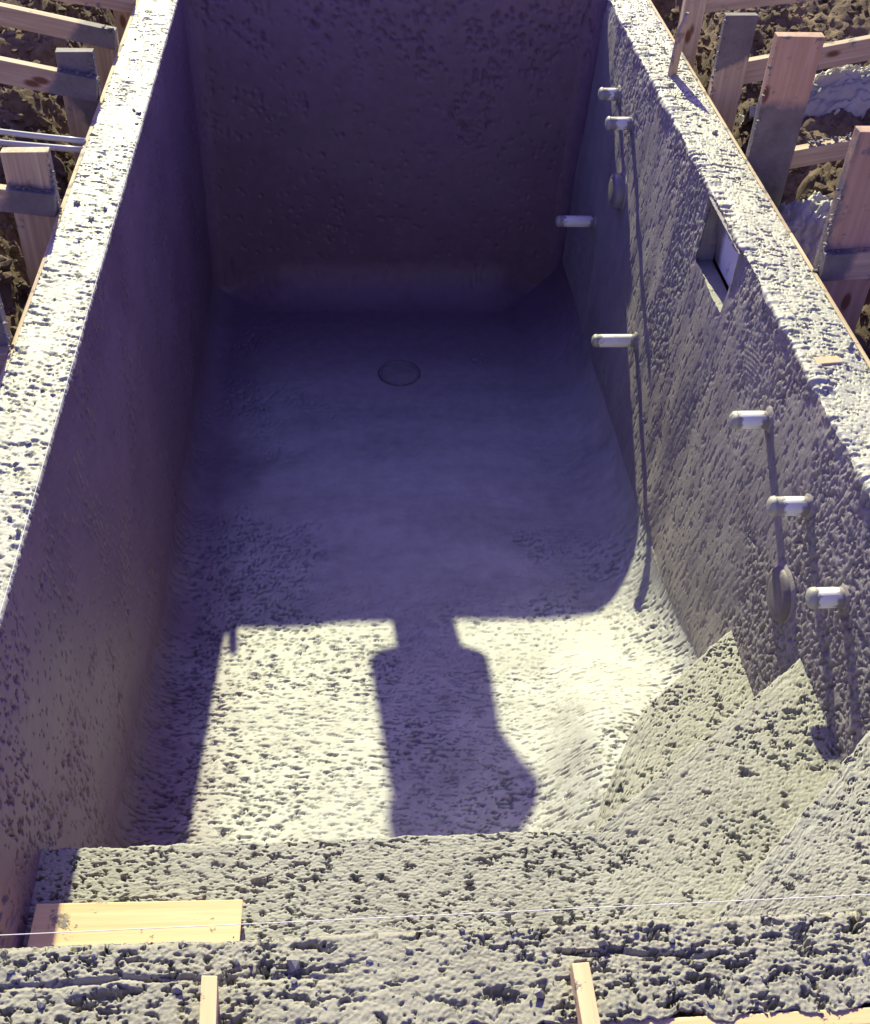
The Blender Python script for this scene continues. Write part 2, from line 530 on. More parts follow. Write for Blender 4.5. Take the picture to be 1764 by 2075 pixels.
def slope1(x): return 0.88 + 1.1 * sstep(0.98, 0.74, x)
def edge1(x): return np.interp(x, _e1x, _e1y)                  # plan line of the lowest step
_e1y = np.cumsum(slope1(_e1x)) * (_e1x[1] - _e1x[0])
_e1y += 2.412 - np.interp(1.291, _e1x, _e1y)


def edge2(x): return np.maximum(BENCH_Y, 1.99 - 0.757 * (1.296 - x))
def edge3(x): return 1.582 - 0.92 * (1.296 - x)


SK_Y0, SK_Y1, SK_Z0, SK_Z1 = 3.20, 3.56, -0.255, -0.035


def build_loft(ROWS, dr):
    NR = len(ROWS)
    FZ = floor_z(ROWS)
    cols = cove_profile(NR, FZ, dr)
    kinds = np.array([c[0] for c in cols])
    PX = np.stack([c[1] for c in cols], 1)
    PZ = np.stack([c[2] for c in cols], 1)
    NX = np.broadcast_to(np.array([c[3] for c in cols], float), PX.shape)
    NZ = np.broadcast_to(np.array([c[4] for c in cols], float), PX.shape)
    U = np.broadcast_to(np.array([c[5] for c in cols], float), PX.shape)
    V = np.broadcast_to(ROWS[:, None], PX.shape)


    # concrete swept up against the lowest step
    gap = (V - edge1(np.clip(PX, 0.1, None))) / 1.5
    RC = 0.60
    ramp_h = lerp(0.14, 0.24, sstep(1.25, 0.85, PX)) * sstep(0.50, 0.85, PX)
    rise = ramp_h * (0.5 + 0.5 * np.cos(np.pi * np.clip(gap / RC, 0, 1)))
    PZ = PZ + np.where(kinds == 'floor', rise * np.clip(NZ, 0, 1), 0)

    D = np.zeros_like(PX)
    sel = kinds == 'rim_l'; D[:, sel] = relief_rim(U[:, sel], V[:, sel], 1, 0.62)
    sel = kinds == 'wall_l'
    D[:, sel] = relief_wall_smooth(U[:, sel], V[:, sel], 2, 1.0, 0.30 * sstep(2.0, 1.2, V[:, sel]))
    sel = kinds == 'rim_r'; D[:, sel] = relief_rim(U[:, sel], V[:, sel], 3, 0.95)
    sel = kinds == 'wall_r'
    uu, vv = U[:, sel], V[:, sel]
    D[:, sel] = relief_wall_rough(uu, vv, 4, 1.0, 0.45 * sstep(2.5, 1.8, vv) + 0.5 * np.exp(-(PZ[:, sel] / 0.16) ** 2) - 0.35 * sstep(2.2, 2.6, vv) * sstep(-0.25, -0.5, PZ[:, sel])) * (0.5 + 0.5 * sstep(5.4, 3.4, vv))
    # long soft board-like ridges on the far part and combed trowel arcs near the middle pipe
    D[:, sel] += 0.006 * perlin(uu * 0.4, vv * 7.0, 61) * sstep(2.4, 3.6, vv)
    arc = np.sqrt((PX[:, sel] * 0 + (PZ[:, sel] + 0.55)) ** 2 + (vv - 2.75) ** 2)
    comb = np.exp(-((PZ[:, sel] + 0.22) / 0.10) ** 2 - ((vv - 2.86) / 0.11) ** 2)
    D[:, sel] = lerp(D[:, sel], 0.0016 * np.sin(arc * 2 * math.pi / 0.016) * (1 + perlin(uu * 40, vv * 40, 62)), comb)
    sel = kinds == 'floor'
    uu, vv = U[:, sel], V[:, sel]
    xx = PX[:, sel]
    rg = sstep(-0.45, 0.40, 0.9 * sstep(0.28, 0.05, gap[:, sel]) * sstep(0.5, 0.8, xx) + fbm(xx * 2.1 + 3, vv * 2.0, 3, 50) + 0.55 * sstep(0.25, -0.45, xx) + 0.30 * sstep(0.9, 1.25, xx)
               - 0.8 * sstep(3.0, 3.9, vv) - 0.35 * np.exp(-((xx - 0.35) / 0.3) ** 2 - ((vv - 3.0) / 0.9) ** 2) - 0.6 * np.exp(-((xx - 0.85) / 0.35) ** 2 - ((vv - 2.75) / 0.4) ** 2))
    rg = np.maximum(rg, 0.45 * sstep(3.5, 3.0, vv))
    D[:, sel] = relief_floor(xx, vv, 5, rg) * sstep(YF - 0.12, YF - 0.5, vv)
    # ease the relief across seams
    for name_a, name_b in (('rim_l', 'wall_l'), ('wall_l', 'floor'), ('floor', 'wall_r'), ('wall_r', 'rim_r')):
        j = np.where(kinds == name_b)[0][0]
        for k in range(-7, 7):
            w = 0.5 * (1 - abs(k + 0.5) / 7.5)
            D[:, j + k] = lerp(D[:, j + k], 0.5 * (D[:, j - 8] + D[:, j + 7]), w)
    # ragged arris of the right rim
    arris = np.exp(-(PZ / 0.06) ** 2) * (np.abs(PX - XR) < 0.05)
    D = D + arris * (0.012 * fbm(V * 5, V * 0 + 3.3, 2, 71) + 0.005 * fbm(V * 45, PZ * 40, 2, 72))
    batter = np.where(PX > 0.6, 0.036 * PZ * sstep(0.6, 1.296, PX), 0)
    P = np.stack([PX + NX * D + batter, V, PZ + NZ * D], -1)

    # hole of the skimmer in the right wall
    cy = 0.5 * (V[:-1, :-1] + V[1:, 1:]); cz = 0.5 * (PZ[:-1, :-1] + PZ[1:, 1:]); cx = 0.5 * (PX[:-1, :-1] + PX[1:, 1:])
    hole = (np.abs(cx - XR) < 0.004) & (cy > SK_Y0) & (cy < SK_Y1) & (cz > SK_Z0) & (cz < SK_Z1)


    return P, kinds, hole


def loft_part(name, kind, mat, parent, loft):
    P, kinds, hole = loft
    js = np.where(kinds == kind)[0]
    a, b_ = js[0], js[-1]
    a = max(a - 1, 0) if kind != 'rim_l' else a
    me = grid_mesh(name, P[:, a:b_ + 1], ~hole[:, a:b_])
    return link(name, me, mat, parent)


rows_ = np.concatenate([np.arange(YN, 1.25, 0.014), np.arange(1.25, 2.75, 0.0042), spacing(2.75, YF, 0.0060, 0.0115)])
coarse = build_loft(rows_, 0.006)
fine = build_loft(spacing(YN, YF, 0.0032, 0.0060), 0.0031)
wall_left = loft_part('wall', 'wall_l', M_WALL_SHADE, pool, coarse)
rim_left = loft_part('rim', 'rim_l', M_RIM, wall_left, fine)
wall_right = loft_part('wall', 'wall_r', M_ROUGH, pool, fine)
rim_right = loft_part('rim', 'rim_r', M_RIM, wall_right, fine)
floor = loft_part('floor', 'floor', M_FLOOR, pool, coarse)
del coarse, fine

# far end wall: rim, face and cove to the floor, rounded into the side walls
RCORN = 0.08
path = []                                    # (x, y, nx, ny, s)
xl, xr = XL - 0.004, XR + 0.0
for a in np.linspace(0, math.pi / 2, 26):
    path.append((xl + RCORN - RCORN * math.cos(a), YF - RCORN + RCORN * math.sin(a), math.cos(a), -math.sin(a), RCORN * a))
s0 = RCORN * math.pi / 2
for x in np.arange(xl + RCORN, xr - RCORN, 0.010)[1:]: path.append((x, YF, 0, -1, s0 + x - xl - RCORN))
s0 += xr - xl - 2 * RCORN
for a in np.linspace(0, math.pi / 2, 26): path.append((xr - RCORN + RCORN * math.sin(a), YF - RCORN + RCORN * math.cos(a), -math.sin(a), -math.cos(a), s0 + RCORN * a))
path = np.array(path)
zf = float(floor_z(np.array(YF)))
rf = 0.22
prof = []                                    # (inset, z, n_in, n_up)
for a in np.linspace(0, math.pi / 2, 4): prof.append((-EDGE + EDGE * math.sin(a), -EDGE + EDGE * math.cos(a), math.sin(a), math.cos(a)))
for z in np.linspace(-EDGE, zf + rf, 150)[1:]: prof.append((0, z, 1, 0))
for a in np.linspace(0, math.pi / 2, 18)[1:]: prof.append((rf - rf * math.cos(a), zf + rf - rf * math.sin(a), math.cos(a), math.sin(a)))
prof = np.array(prof)
UU, SS = np.meshgrid(-prof[:, 1] + prof[:, 0], path[:, 4], indexing='ij')
fade = np.ones_like(UU); fade[-18:] = np.linspace(1, 0, 18)[:, None]
fade *= np.minimum(1, np.minimum(SS, SS.max() - SS) / 0.12)
d = relief_wall_smooth(UU, SS, 21, 1.0, 0.45 * sstep(0.5, 0.15, UU) - 0.35 * sstep(0.45, 0.8, UU)) * fade
bat = np.where(path[:, 0] > 0.6, 0.036 * sstep(0.6, 1.296, path[:, 0]), 0)[None, :] * prof[:, 1][:, None]
fcv = lerp(0.3, 1.0, sstep(RCORN * 1.3, 0.45, np.minimum(path[:, 4], path[-1, 4] - path[:, 4])))       # the cove tightens into the corners
cove = np.zeros(len(prof), bool); cove[-17:] = True
inset = np.where(cove[:, None], prof[:, 0][:, None] * fcv[None], prof[:, 0][:, None])
zz = np.where(cove[:, None], zf + (prof[:, 1][:, None] - zf) * fcv[None], prof[:, 1][:, None])
off = inset + prof[:, 2][:, None] * d
Pf = np.stack([path[:, 0][None] + path[:, 2][None] * off + bat, path[:, 1][None] + path[:, 3][None] * off,
               zz + prof[:, 3][:, None] * d - 0.001 * (prof[:, 3][:, None] > 0.98) * (prof[:, 1][:, None] < -1)], -1)
wall_far = link('wall', grid_mesh('wall', Pf), M_WALL_SHADE, pool)
ry = np.concatenate([np.linspace(YF - RCORN, YF, 18)[:-1], np.linspace(YF, YFO, 20), [YFO, YFO]])
rz = np.concatenate([np.zeros(37), [-0.03, -0.16]])
XXr, YYr = np.meshgrid(np.arange(XLO, XRO, 0.008), ry, indexing='xy')
inside = (XXr > xl + 0.004) & (XXr < xr - 0.004) & (YYr < YF)
xin = np.clip(np.minimum(XXr - xl, xr - XXr), 0, RCORN)
ylim = YF - RCORN + np.sqrt(np.clip(RCORN ** 2 - (RCORN - xin) ** 2, 0, None))
Yr = np.where((XXr > xl) & (XXr < xr), np.maximum(YYr, ylim + EDGE), YYr)
Zr = relief_rim(YYr, XXr, 23, 0.8) + rz[:, None]
link('rim', grid_mesh('rim', np.stack([XXr, Yr, Zr], -1), flip=False), M_RIM, wall_far)

# near end wall: inner face, rim with torn shotcrete
xs = np.arange(XLO, XRO + 0.001, 0.0022)
prof = []
for z in np.linspace(BENCH_Z - 0.03, -EDGE, 40): prof.append((YN, z, 1, 0))
for a in np.linspace(0, math.pi / 2, 6)[1:]: prof.append((YN - EDGE + EDGE * math.cos(a), -EDGE + EDGE * math.sin(a), math.cos(a), math.sin(a)))
for y in np.arange(YN - EDGE, YNO, -0.0020)[1:]: prof.append((y, 0.0, 0, 1))
for z in (-0.008, -0.03, -0.08, -0.16): prof.append((YNO, z, -1, 0))
prof = np.array(prof)
ul = np.concatenate([[0], np.cumsum(np.hypot(np.diff(prof[:, 0]), np.diff(prof[:, 1])))])
UU, XX = np.meshgrid(ul, xs, indexing='ij')
reg = sstep(-0.3, 0.35, fbm(XX * 2.4, UU * 9, 2, 33) + 0.35 * sstep(0.5, 1.0, XX) + 0.15)
d = 0.0035 * fbm(XX * 4, UU * 8, 2, 30) + 0.0008 * fbm(XX * 30, UU * 70, 2, 31, 0.6)
d += (0.0006 + 0.0009 * reg) * fbm(XX * 120, UU * 150, 2, 32, 0.8)
d -= 0.018 * pits(XX, UU, 21, 46, 0.46, 0.12, 34, 4, 0.76) * reg + 0.012 * pits(XX, UU, 38, 80, 0.52, 0.12, 35, 3) * (0.3 + 0.7 * reg)
d -= 0.020 * pits(XX, UU, 6, 18, 0.72, 0.10, 65, 5, 0.74)
d += 0.0014 * perlin(XX * 200, UU * 220, 66)
crease = np.abs(UU - 0.70 - 0.03 * perlin(XX * 2, XX * 0, 36) - 0.006 * perlin(XX * 17, XX * 0, 38)) / 0.004
d -= 0.010 * np.exp(-crease ** 2) * sstep(0.1, 0.4, perlin(XX * 3.5, UU * 2, 37))
nrim = 40
d[:nrim - 6] *= 0.4
Pn = np.stack([XX, prof[:, 0][:, None] + prof[:, 2][:, None] * d, prof[:, 1][:, None] + prof[:, 3][:, None] * d], -1)
Pn[nrim:, :, 1] -= (sstep(YNO + 0.05, YNO, prof[nrim:, 0])[:, None]) * (0.010 + 0.014 * fbm(XX[nrim:] * 9, XX[nrim:] * 0, 4, 67, 0.65))
wall_near = link('wall', grid_mesh('wall', Pn[:nrim], flip=True), M_ROUGH, pool)
link('rim', grid_mesh('rim', Pn[nrim - 1:], flip=True), M_NEAR, wall_near)


def step_part(name, x0, x1, y0, edge, slope, ztop, zbot, seed, dx, dy, band=None, corner=0.006):
    """a tread from y0(x) to edge(x), a rounded nosing and a riser down to zbot"""
    xs = np.arange(x0, x1, dx)
    edge0 = edge
    edge = lambda x: edge0(x) + 0.0045 * fbm(x * 22, x * 0 + seed, 3, seed, 0.6)
    nt = int(max(np.max(edge(xs) - y0(xs)) / dy, 8))
    ny = 1 / np.sqrt(1 + slope(xs) ** 2); nx = -slope(xs) * ny
    rows = []
    for t in np.linspace(0, 1, nt):
        yy = y0(xs) + t * (edge(xs) - corner - y0(xs))
        rows.append((xs, yy, np.full_like(xs, ztop), 0 * xs, 0 * xs, 1 + 0 * xs, np.full_like(xs, 0.0)))
    for a in np.linspace(0, math.pi / 2, 5)[1:]:
        yy = edge(xs) - corner + corner * math.sin(a)
        rows.append((xs, yy, np.full_like(xs, ztop - corner + corner * math.cos(a)), nx * math.sin(a), ny * math.sin(a), math.cos(a) + 0 * xs, np.full_like(xs, corner * a)))
    for z in np.arange(ztop - corner, zbot, -0.024)[1:]:
        rows.append((xs, edge(xs), np.full_like(xs, z), nx, ny, 0 * xs, np.full_like(xs, ztop - z)))
    A = [np.stack([r_[k] for r_ in rows], 0) for k in range(7)]
    uu = A[0]; vv = A[1] + A[6]
    tr = band(A[0], A[1]) if band else 0 * uu
    d = relief_step(uu, vv, seed, tr)
    sd = (edge(A[0][0])[None, :] - A[1]) * ny[None, :]
    d = d + tr * 0.0013 * fbm(sd * 95, A[0] * 4, 2, seed + 13)          # trowel striations along the nosing
    Ps = np.stack([A[0] + A[3] * d, A[1] + A[4] * d, A[2] + A[5] * d], -1)
    return link(name, grid_mesh(name, Ps), M_STEP, pool)


def band2(x, y):
    s = edge2(x) - y
    wob = 0.015 * perlin(x * 9, y * 9, 80)
    b_ = np.exp(-((s - 0.030 + wob) / 0.030) ** 2) * sstep(0.45, 0.65, x)
    b_ = np.maximum(b_, np.exp(-((y - 1.06 + wob) / 0.03) ** 2 - ((x - 0.45) / 0.22) ** 2))
    return np.maximum(b_, 0.8 * np.exp(-((x + 0.38) / 0.12) ** 2 - ((y - 1.36) / 0.05) ** 2))


def band3(x, y):
    s = edge3(x) - y
    return np.exp(-((s - 0.035 + 0.015 * perlin(x * 9, y * 9, 81)) / 0.032) ** 2)


def band1(x, y):
    return 0.8 * sstep(0.0, 0.4, fbm(x * 4, y * 4, 2, 82))


slope2 = lambda x: np.where(1.99 - 0.757 * (1.296 - x) > BENCH_Y, 0.757, 0.0)
step_part('bench', XL - 0.01, XR + 0.012, lambda x: np.full_like(x, YN - 0.004), edge2, slope2, BENCH_Z, -1.62, 40, 0.0032, 0.0036, band2)
step_part('step', 0.60, XR + 0.012, lambda x: np.minimum(edge2(x) - 0.02, edge1(x) - 0.03), edge1, slope1, STEP_Z, -1.62, 44, 0.0034, 0.0032, band1)
step_part('step', 0.56, XR + 0.012, lambda x: np.full_like(x, YN - 0.004), lambda x: np.maximum(edge3(x), YN + 0.03), lambda x: np.full_like(x, 0.92), TOP_Z, BENCH_Z - 0.02, 48, 0.0026, 0.0026, band3)

# ------------------------------------------------------------------ ground outside
gx = np.unique(np.concatenate([-np.geomspace(2.62, 60, 26)[::-1], np.arange(-2.6, XLO - 0.03, 0.017), [XLO - 0.02],
                               np.linspace(XLO, XRO, 30)[1:-1], [XRO + 0.02], np.arange(XRO + 0.04, 3.4, 0.017), np.geomspace(3.42, 60, 28)]))
gy = np.unique(np.concatenate([-np.geomspace(0.6, 40, 18)[::-1], np.arange(-0.5, 0.70, 0.04), [YNO - 0.04], np.arange(YNO, 2.0, 0.05), np.arange(2.0, YFO, 0.017), [YFO + 0.04],
                               np.arange(YFO + 0.06, 8.0, 0.03), np.geomspace(8.0, 60, 24)]))
GY, GX = np.meshgrid(gy, gx, indexing='ij')
dist = np.maximum(np.maximum(XLO - GX, GX - XRO), np.maximum(YNO - GY, GY - YFO))


def ground_height(X, Y, dist):
    h = -0.42 + 0.30 * sstep(0.05, 0.42, dist) + 0.06 * sstep(0.5, 1.4, dist)
    amp = sstep(0.02, 0.35, dist) * np.clip(3.5 / (1 + np.abs(dist)), 0.1, 1)
    h = h + amp * (0.075 * fbm(X * 2.3, Y * 2.3, 3, 90) + 0.034 * fbm(X * 8, Y * 8, 3, 91, 0.6) + 0.018 * fbm(X * 22, Y * 22, 2, 92, 0.7))
    return h


GZ = ground_height(GX, GY, dist)
gc_x = 0.5 * (GX[:-1, :-1] + GX[1:, 1:]); gc_y = 0.5 * (GY[:-1, :-1] + GY[1:, 1:])
keep = ~((gc_x > XLO - 0.015) & (gc_x < XRO + 0.015) & (gc_y > YNO - 0.035) & (gc_y < YFO + 0.035))
ground = link('ground', grid_mesh('ground', np.stack([GX, GY, GZ], -1), keep), M_SOIL)
tag(ground, 'dug brown earth around the pool', None, kind='structure')


def ground_at(x, y):
    dd = max(XLO - x, x - XRO, YNO - y, y - YFO)
    return float(ground_height(np.array([x]), np.array([y]), np.array([dd]))[0])


# lumps: soft noisy stones joined into one mesh
def ico(sub):
    bm = bmesh.new(); bmesh.ops.create_icosphere(bm, subdivisions=sub, radius=1.0)
    v = np.array([q.co[:] for q in bm.verts]); f = [[q.index for q in p.verts] for p in bm.faces]
    bm.free(); return v, np.array(f)


ICO_V, ICO_F = ico(1)
ICO2_V, ICO2_F = ico(2)


def lumps_mesh(name, spots, seed=1, fine=False):
    rng = np.random.default_rng(seed)
    bv, bf = (ICO2_V, ICO2_F) if fine else (ICO_V, ICO_F)
    vs_, fs = [], []
    for k, (x, y, z, r) in enumerate(spots):
        s = r * (0.7 + 0.6 * rng.random(3)) * np.array([1, 1, 0.75])
        v = bv * (1 + 0.28 * rng.standard_normal((len(bv), 1))) * s
        a = rng.uniform(0, 6.28)
        c_, s_ = math.cos(a), math.sin(a)
        v = np.stack([v[:, 0] * c_ - v[:, 1] * s_, v[:, 0] * s_ + v[:, 1] * c_, v[:, 2]], 1) + np.array([x, y, z])
        fs.append(bf + len(bv) * k); vs_.append(v)
    me = bpy.data.meshes.new(name)
    me.from_pydata(np.concatenate(vs_).tolist(), [], np.concatenate(fs).tolist())
    return me


rng = np.random.default_rng(5)
spots = []
for k in range(11000):
    side = rng.random() < 0.5
    x = XLO - 0.05 - rng.gamma(1.6, 0.33) if side else XRO + 0.05 + rng.gamma(1.6, 0.42)
    y = rng.uniform(2.2, 7.2)
    if abs(x) > 3.4: continue
    r = min(0.0035 + 0.0055 * rng.gamma(1.1, 1.0), 0.032)
    spots.append((x, y, ground_at(x, y) + 0.3 * r, r))
soil_clods = link('soil_clods', lumps_mesh('soil_clods', spots, 3), M_SOIL)
tag(soil_clods, 'loose brown clods of earth strewn over the ground beside the forms', 'soil', kind='stuff')

# ------------------------------------------------------------------ timber
def plank(name, size, mat, parent=None, loc=(0, 0, 0), rot=(0, 0, 0), bevel=0.003, seed=0):
    bm = bmesh.new()
    bmesh.ops.create_cube(bm, size=1.0)
    bmesh.ops.scale(bm, vec=size, verts=bm.verts)
    rr = random.Random(seed)
    for v in bm.verts: v.co += Vector([rr.uniform(-0.002, 0.002) for _ in range(3)])
    bmesh.ops.bevel(bm, geom=list(bm.edges), offset=bevel, segments=2, affect='EDGES', profile=0.6)
    o = bm_obj(name, bm, mat, parent)
    o.location = loc; o.rotation_euler = rot
    return o


W_PLAIN_X = wood('pine_rail', 0)
W_PLAIN_Y = wood('pine_long_board', 1)
W_SPLASH_Y = wood('pine_splashed_board', 1, amount=0.7)
W_FRESH = wood('pine_sawn_board', 0, (0.60, 0.40, 0.20), (0.78, 0.58, 0.34))
ONE = (0, 0, 1)


def form_frame(label, x0, x1, y, ztop, zbot, thick, post_mat, rail, rail_side, rail_mat, outward, seed, far=1.1, lean=0.0):
    """an upright plank standing edge-on against the form, with a rail running outwards.
    rail = (z of rail top at post, slope outwards, height)"""
    root = empty('form_brace', (0.5 * (x0 + x1), y + thick / 2, ground_at(0.5 * (x0 + x1), y)))
    tag(root, label, 'form brace', 'plank braces propping the pool forms')
    base = root.location
    p = plank('post', (x1 - x0, thick, ztop - zbot), post_mat, root,
              (0.5 * (x0 + x1) - base.x, y + thick / 2 - base.y, 0.5 * (ztop + zbot) - base.z), (0, lean, 0), seed=seed)
    zt, sl, hh = rail
    x_in = (x1 if outward < 0 else x0) - outward * 0.004 if rail_side > 0 else (x1 if outward < 0 else x1 - 0.03)
    x_in = {1: (x1 if outward < 0 else x0) , -1: (x1 if outward < 0 else x0 + 0.05)}[1 if rail_side > 0 else -1]
    length = far
    ang = math.atan(sl)
    cxr = x_in + outward * length / 2
    czr = zt - hh / 2 + sl * length / 2
    yr = y - 0.021 if rail_side > 0 else y + thick + 0.021
    plank('rail', (length / math.cos(ang), 0.038, hh), rail_mat, root,
          (cxr - base.x, yr - base.y, czr - base.z), (0, -outward * ang, 0), seed=seed + 50)
    return root, p


# left side
W_A = wood('pine_post_left_a', 2)
fr_l = []
W_B = wood('pine_post_wet_corner', 2, stain=[((1.0, 0, 0.35), 0.015, 0.012, 1)])
W_RB = wood('pine_rail_wet_end', 0, stain=[((1.0, 0, -0.3), 0.40, 0.015, 1)], amount=0.1)
form_frame('furthest left plank brace, cut off by the top picture edge', -1.02, XLO - 0.018, 5.40, 0.12, -0.5, 0.04, W_A, (0.03, 0.15, 0.08), 1, W_PLAIN_X, -1, 1)
form_frame('left plank brace whose sloping rail carries a clod at its inner end', -1.045, XLO - 0.018, 4.84, 0.06, -0.5, 0.04, W_A, (0.076, 0.206, 0.078), 1, W_RB, -1, 2)
form_frame('left plank brace with dark wet concrete smeared across upright and rail', -1.055, XLO - 0.018, 4.33, 0.165, -0.5, 0.04, W_B, (0.078, 0.20, 0.09), 1, W_RB, -1, 3)
W_D = wood('pine_post_wet_edge', 2, stain=[((1.0, 0, -0.08), 0.045, 0.010, 1)])
form_frame('left plank brace just below the grey conduits, concrete crumbs on its rail', -1.06, XLO - 0.018, 3.43, 0.19, -0.5, 0.04, W_D, (0.066, 0.12, 0.08), 1, W_RB, -1, 4)
W_E = wood('pine_post_coated', 2, stain=[((0, 0, 1.0), 0.10, 0.02, 1)])
form_frame('nearest left plank brace, a sliver at the left picture edge', -1.06, XLO - 0.018, 2.65, 0.24, -0.5, 0.04, W_E, (-0.004, 0.05, 0.10), 1, W_PLAIN_X, -1, 5)
# right side
W_F = wood('pine_post_orange', 2)
W_G = wood('pine_post_top_coated', 2, stain=[((-0.45, 0, 1.0), 0.215, 0.010, 1)])
W_I = wood('pine_post_foot_coated', 2, (0.44, 0.27, 0.17), (0.60, 0.42, 0.28), stain=[((0.0, 0, 1.0), 0.185, 0.02, -1)])
W_K = wood('pine_post_grey_brown', 2, (0.40, 0.24, 0.16), (0.55, 0.38, 0.26), stain=[((-1.0, 0, -0.05), 0.078, 0.012, 1)])
W_RK = wood('pine_rail_blotched', 0, stain=[((-1.0, 0, 0.1), 0.415, 0.015, 1)])
form_frame('right plank brace at the top edge, clean orange upright with a long rail', 1.506, 1.60, 5.0, 0.35, -0.5, 0.045, W_F, (0.222, 0.127, 0.12), -1, W_PLAIN_X, 1, 6, 1.6)
form_frame('right plank brace with knots below and grey concrete coating its upper half', 1.506, 1.635, 4.42, 0.313, -0.5, 0.04, W_G, (0.10, 0.209, 0.09), -1, W_PLAIN_X, 1, 7, 1.4)
form_frame('right plank brace with bare wood above and dark wet concrete on its lower half', 1.506, 1.676, 3.85, 0.44, -0.4, 0.04, W_I, (-0.02, 0.205, 0.072), -1, W_PLAIN_X, 1, 8, 1.2)
form_frame('nearest right plank brace, tall board cut off by the right picture edge', 1.506, 1.70, 3.05, 0.456, -0.5, 0.045, W_K, (0.073, 0.07, 0.095), 1, W_RK, 1, 9, 1.0)


def form_panel(label, x, y, length, axis, outward, seed):
    root = empty('formwork', (x, y, -0.45))
    tag(root, label, 'formwork', 'timber forms round the shell')
    t = 0.014 if axis == 1 else 0.03
    n = 2 if length > 3 else 1
    for k in range(n):
        for j, (z1, hh) in enumerate(((-0.004, 0.19), (-0.196, 0.19), (-0.388, 0.19))):
            ll = length / n - 0.004
            off = -length / 2 + (k + 0.5) * length / n
            size = (t, ll, hh) if axis == 1 else (ll, t, hh)
            lc = (outward * (t / 2 + 0.0015 * (j % 2)), off, z1 - hh / 2 + 0.45) if axis == 1 else (off, outward * (t / 2 + 0.0015 * (j % 2)), z1 - hh / 2 + 0.45)
            plank('board', size, W_SPLASH_Y if axis == 1 else W_FRESH, root, lc, seed=seed * 31 + k * 7 + j)
    return root


form_panel('row of horizontal form boards behind the left rim', XLO - 0.001, 3.3, 5.1, 1, -1, 1)
form_panel('row of horizontal form boards behind the right rim', XRO + 0.001, 3.3, 5.1, 1, 1, 2)
form_panel('yellow form boards along the outside of the near rim at the bottom edge', 0.295, YNO - 0.006, 2.44, 0, -1, 3)
form_panel('form boards behind the far end wall', 0.295, YFO + 0.001, 2.44, 0, 1, 4)


def stake(name, label, loc, w, t, h, mat, lean=(0, 0), rotz=0.0, point=0.05, lower=0.25, skew=0.5):
    """flat wooden stake with a cut point at the top"""
    bm = bmesh.new()
    prof_ = [(-w / 2, -lower), (w / 2, -lower), (w / 2, h - point), (w * (skew - 0.5) + 0.004, h), (w * (skew - 0.5) - 0.004, h), (-w / 2, h - point * 0.9)]
    f = [bm.verts.new((a, -t / 2, b_)) for a, b_ in prof_]
    b2 = [bm.verts.new((a, t / 2, b_)) for a, b_ in prof_]
    bm.faces.new(f); bm.faces.new(b2[::-1])
    k = len(prof_)
    for i in range(k): bm.faces.new((f[i], b2[i], b2[(i + 1) % k], f[(i + 1) % k]))
    bmesh.ops.recalc_face_normals(bm, faces=bm.faces)
    bmesh.ops.bevel(bm, geom=list(bm.edges), offset=0.0015, segments=1, affect='EDGES')
    o = bm_obj(name, bm, mat)
    o.location = loc
    o.rotation_euler = (lean[0], lean[1], rotz)
    return tag(o, label, 'stake')


W_STAKE = wood('stake_splashed', 2, (0.40, 0.30, 0.22), (0.58, 0.46, 0.34), amount=0.9)
W_STAKE2 = wood('stake_pine', 2, (0.62, 0.42, 0.22), (0.80, 0.62, 0.40), amount=0.15)
stake('stake', 'splashed wooden stake standing in the right rim and casting a shadow', (1.395, 4.628, 0), 0.040, 0.018, 0.25, W_STAKE, (0.03, 0.02), R(35), 0.075, 0.06, 0.85)
stake('stake', 'wooden stake on the far left corner of the rim, seen only by its shadow', (-0.71, 5.75, 0), 0.040, 0.018, 0.20, W_STAKE, (0, 0), 0, 0.03, 0.06)
W_STAKE3 = wood('plank_edge_pine', 1, (0.62, 0.45, 0.25), (0.76, 0.58, 0.36), amount=0.45, knots=False)
tag(plank('plank_end', (0.028, 0.30, 0.15), W_STAKE3, None, (0.372, 0.675, -0.043), (0, 0, R(0.5)), 0.002, 91),
    'pale plank end flush with the near rim, right of centre at the bottom edge', 'plank')
tag(plank('plank_end', (0.026, 0.30, 0.17), W_STAKE3, None, (-0.222, 0.668, -0.022), (0, R(3), R(2)), 0.002, 92),
    'pale plank end with a dark side, left of centre at the bottom edge', 'plank')

tag(plank('wood_block', (0.075, 0.030, 0.030), W_STAKE3, None, (1.372, 2.552, -0.008), (R(6), 0, R(4)), 0.002, 93),
    'small pale wood block set into the right rim opposite the nearest brace', 'block')

# plank lying on the bench
pl = plank('plywood_board', (0.455, 0.33, 0.018), wood('plywood_face', 0, (0.66, 0.47, 0.26), (0.78, 0.60, 0.37), amount=0.55, knots=False), None,
           (-0.475, 1.128, -0.578), (R(1.0), 0, R(-1.2)), seed=77)
tag(pl, 'yellow plywood board lying on the bench beside the left wall', 'board')

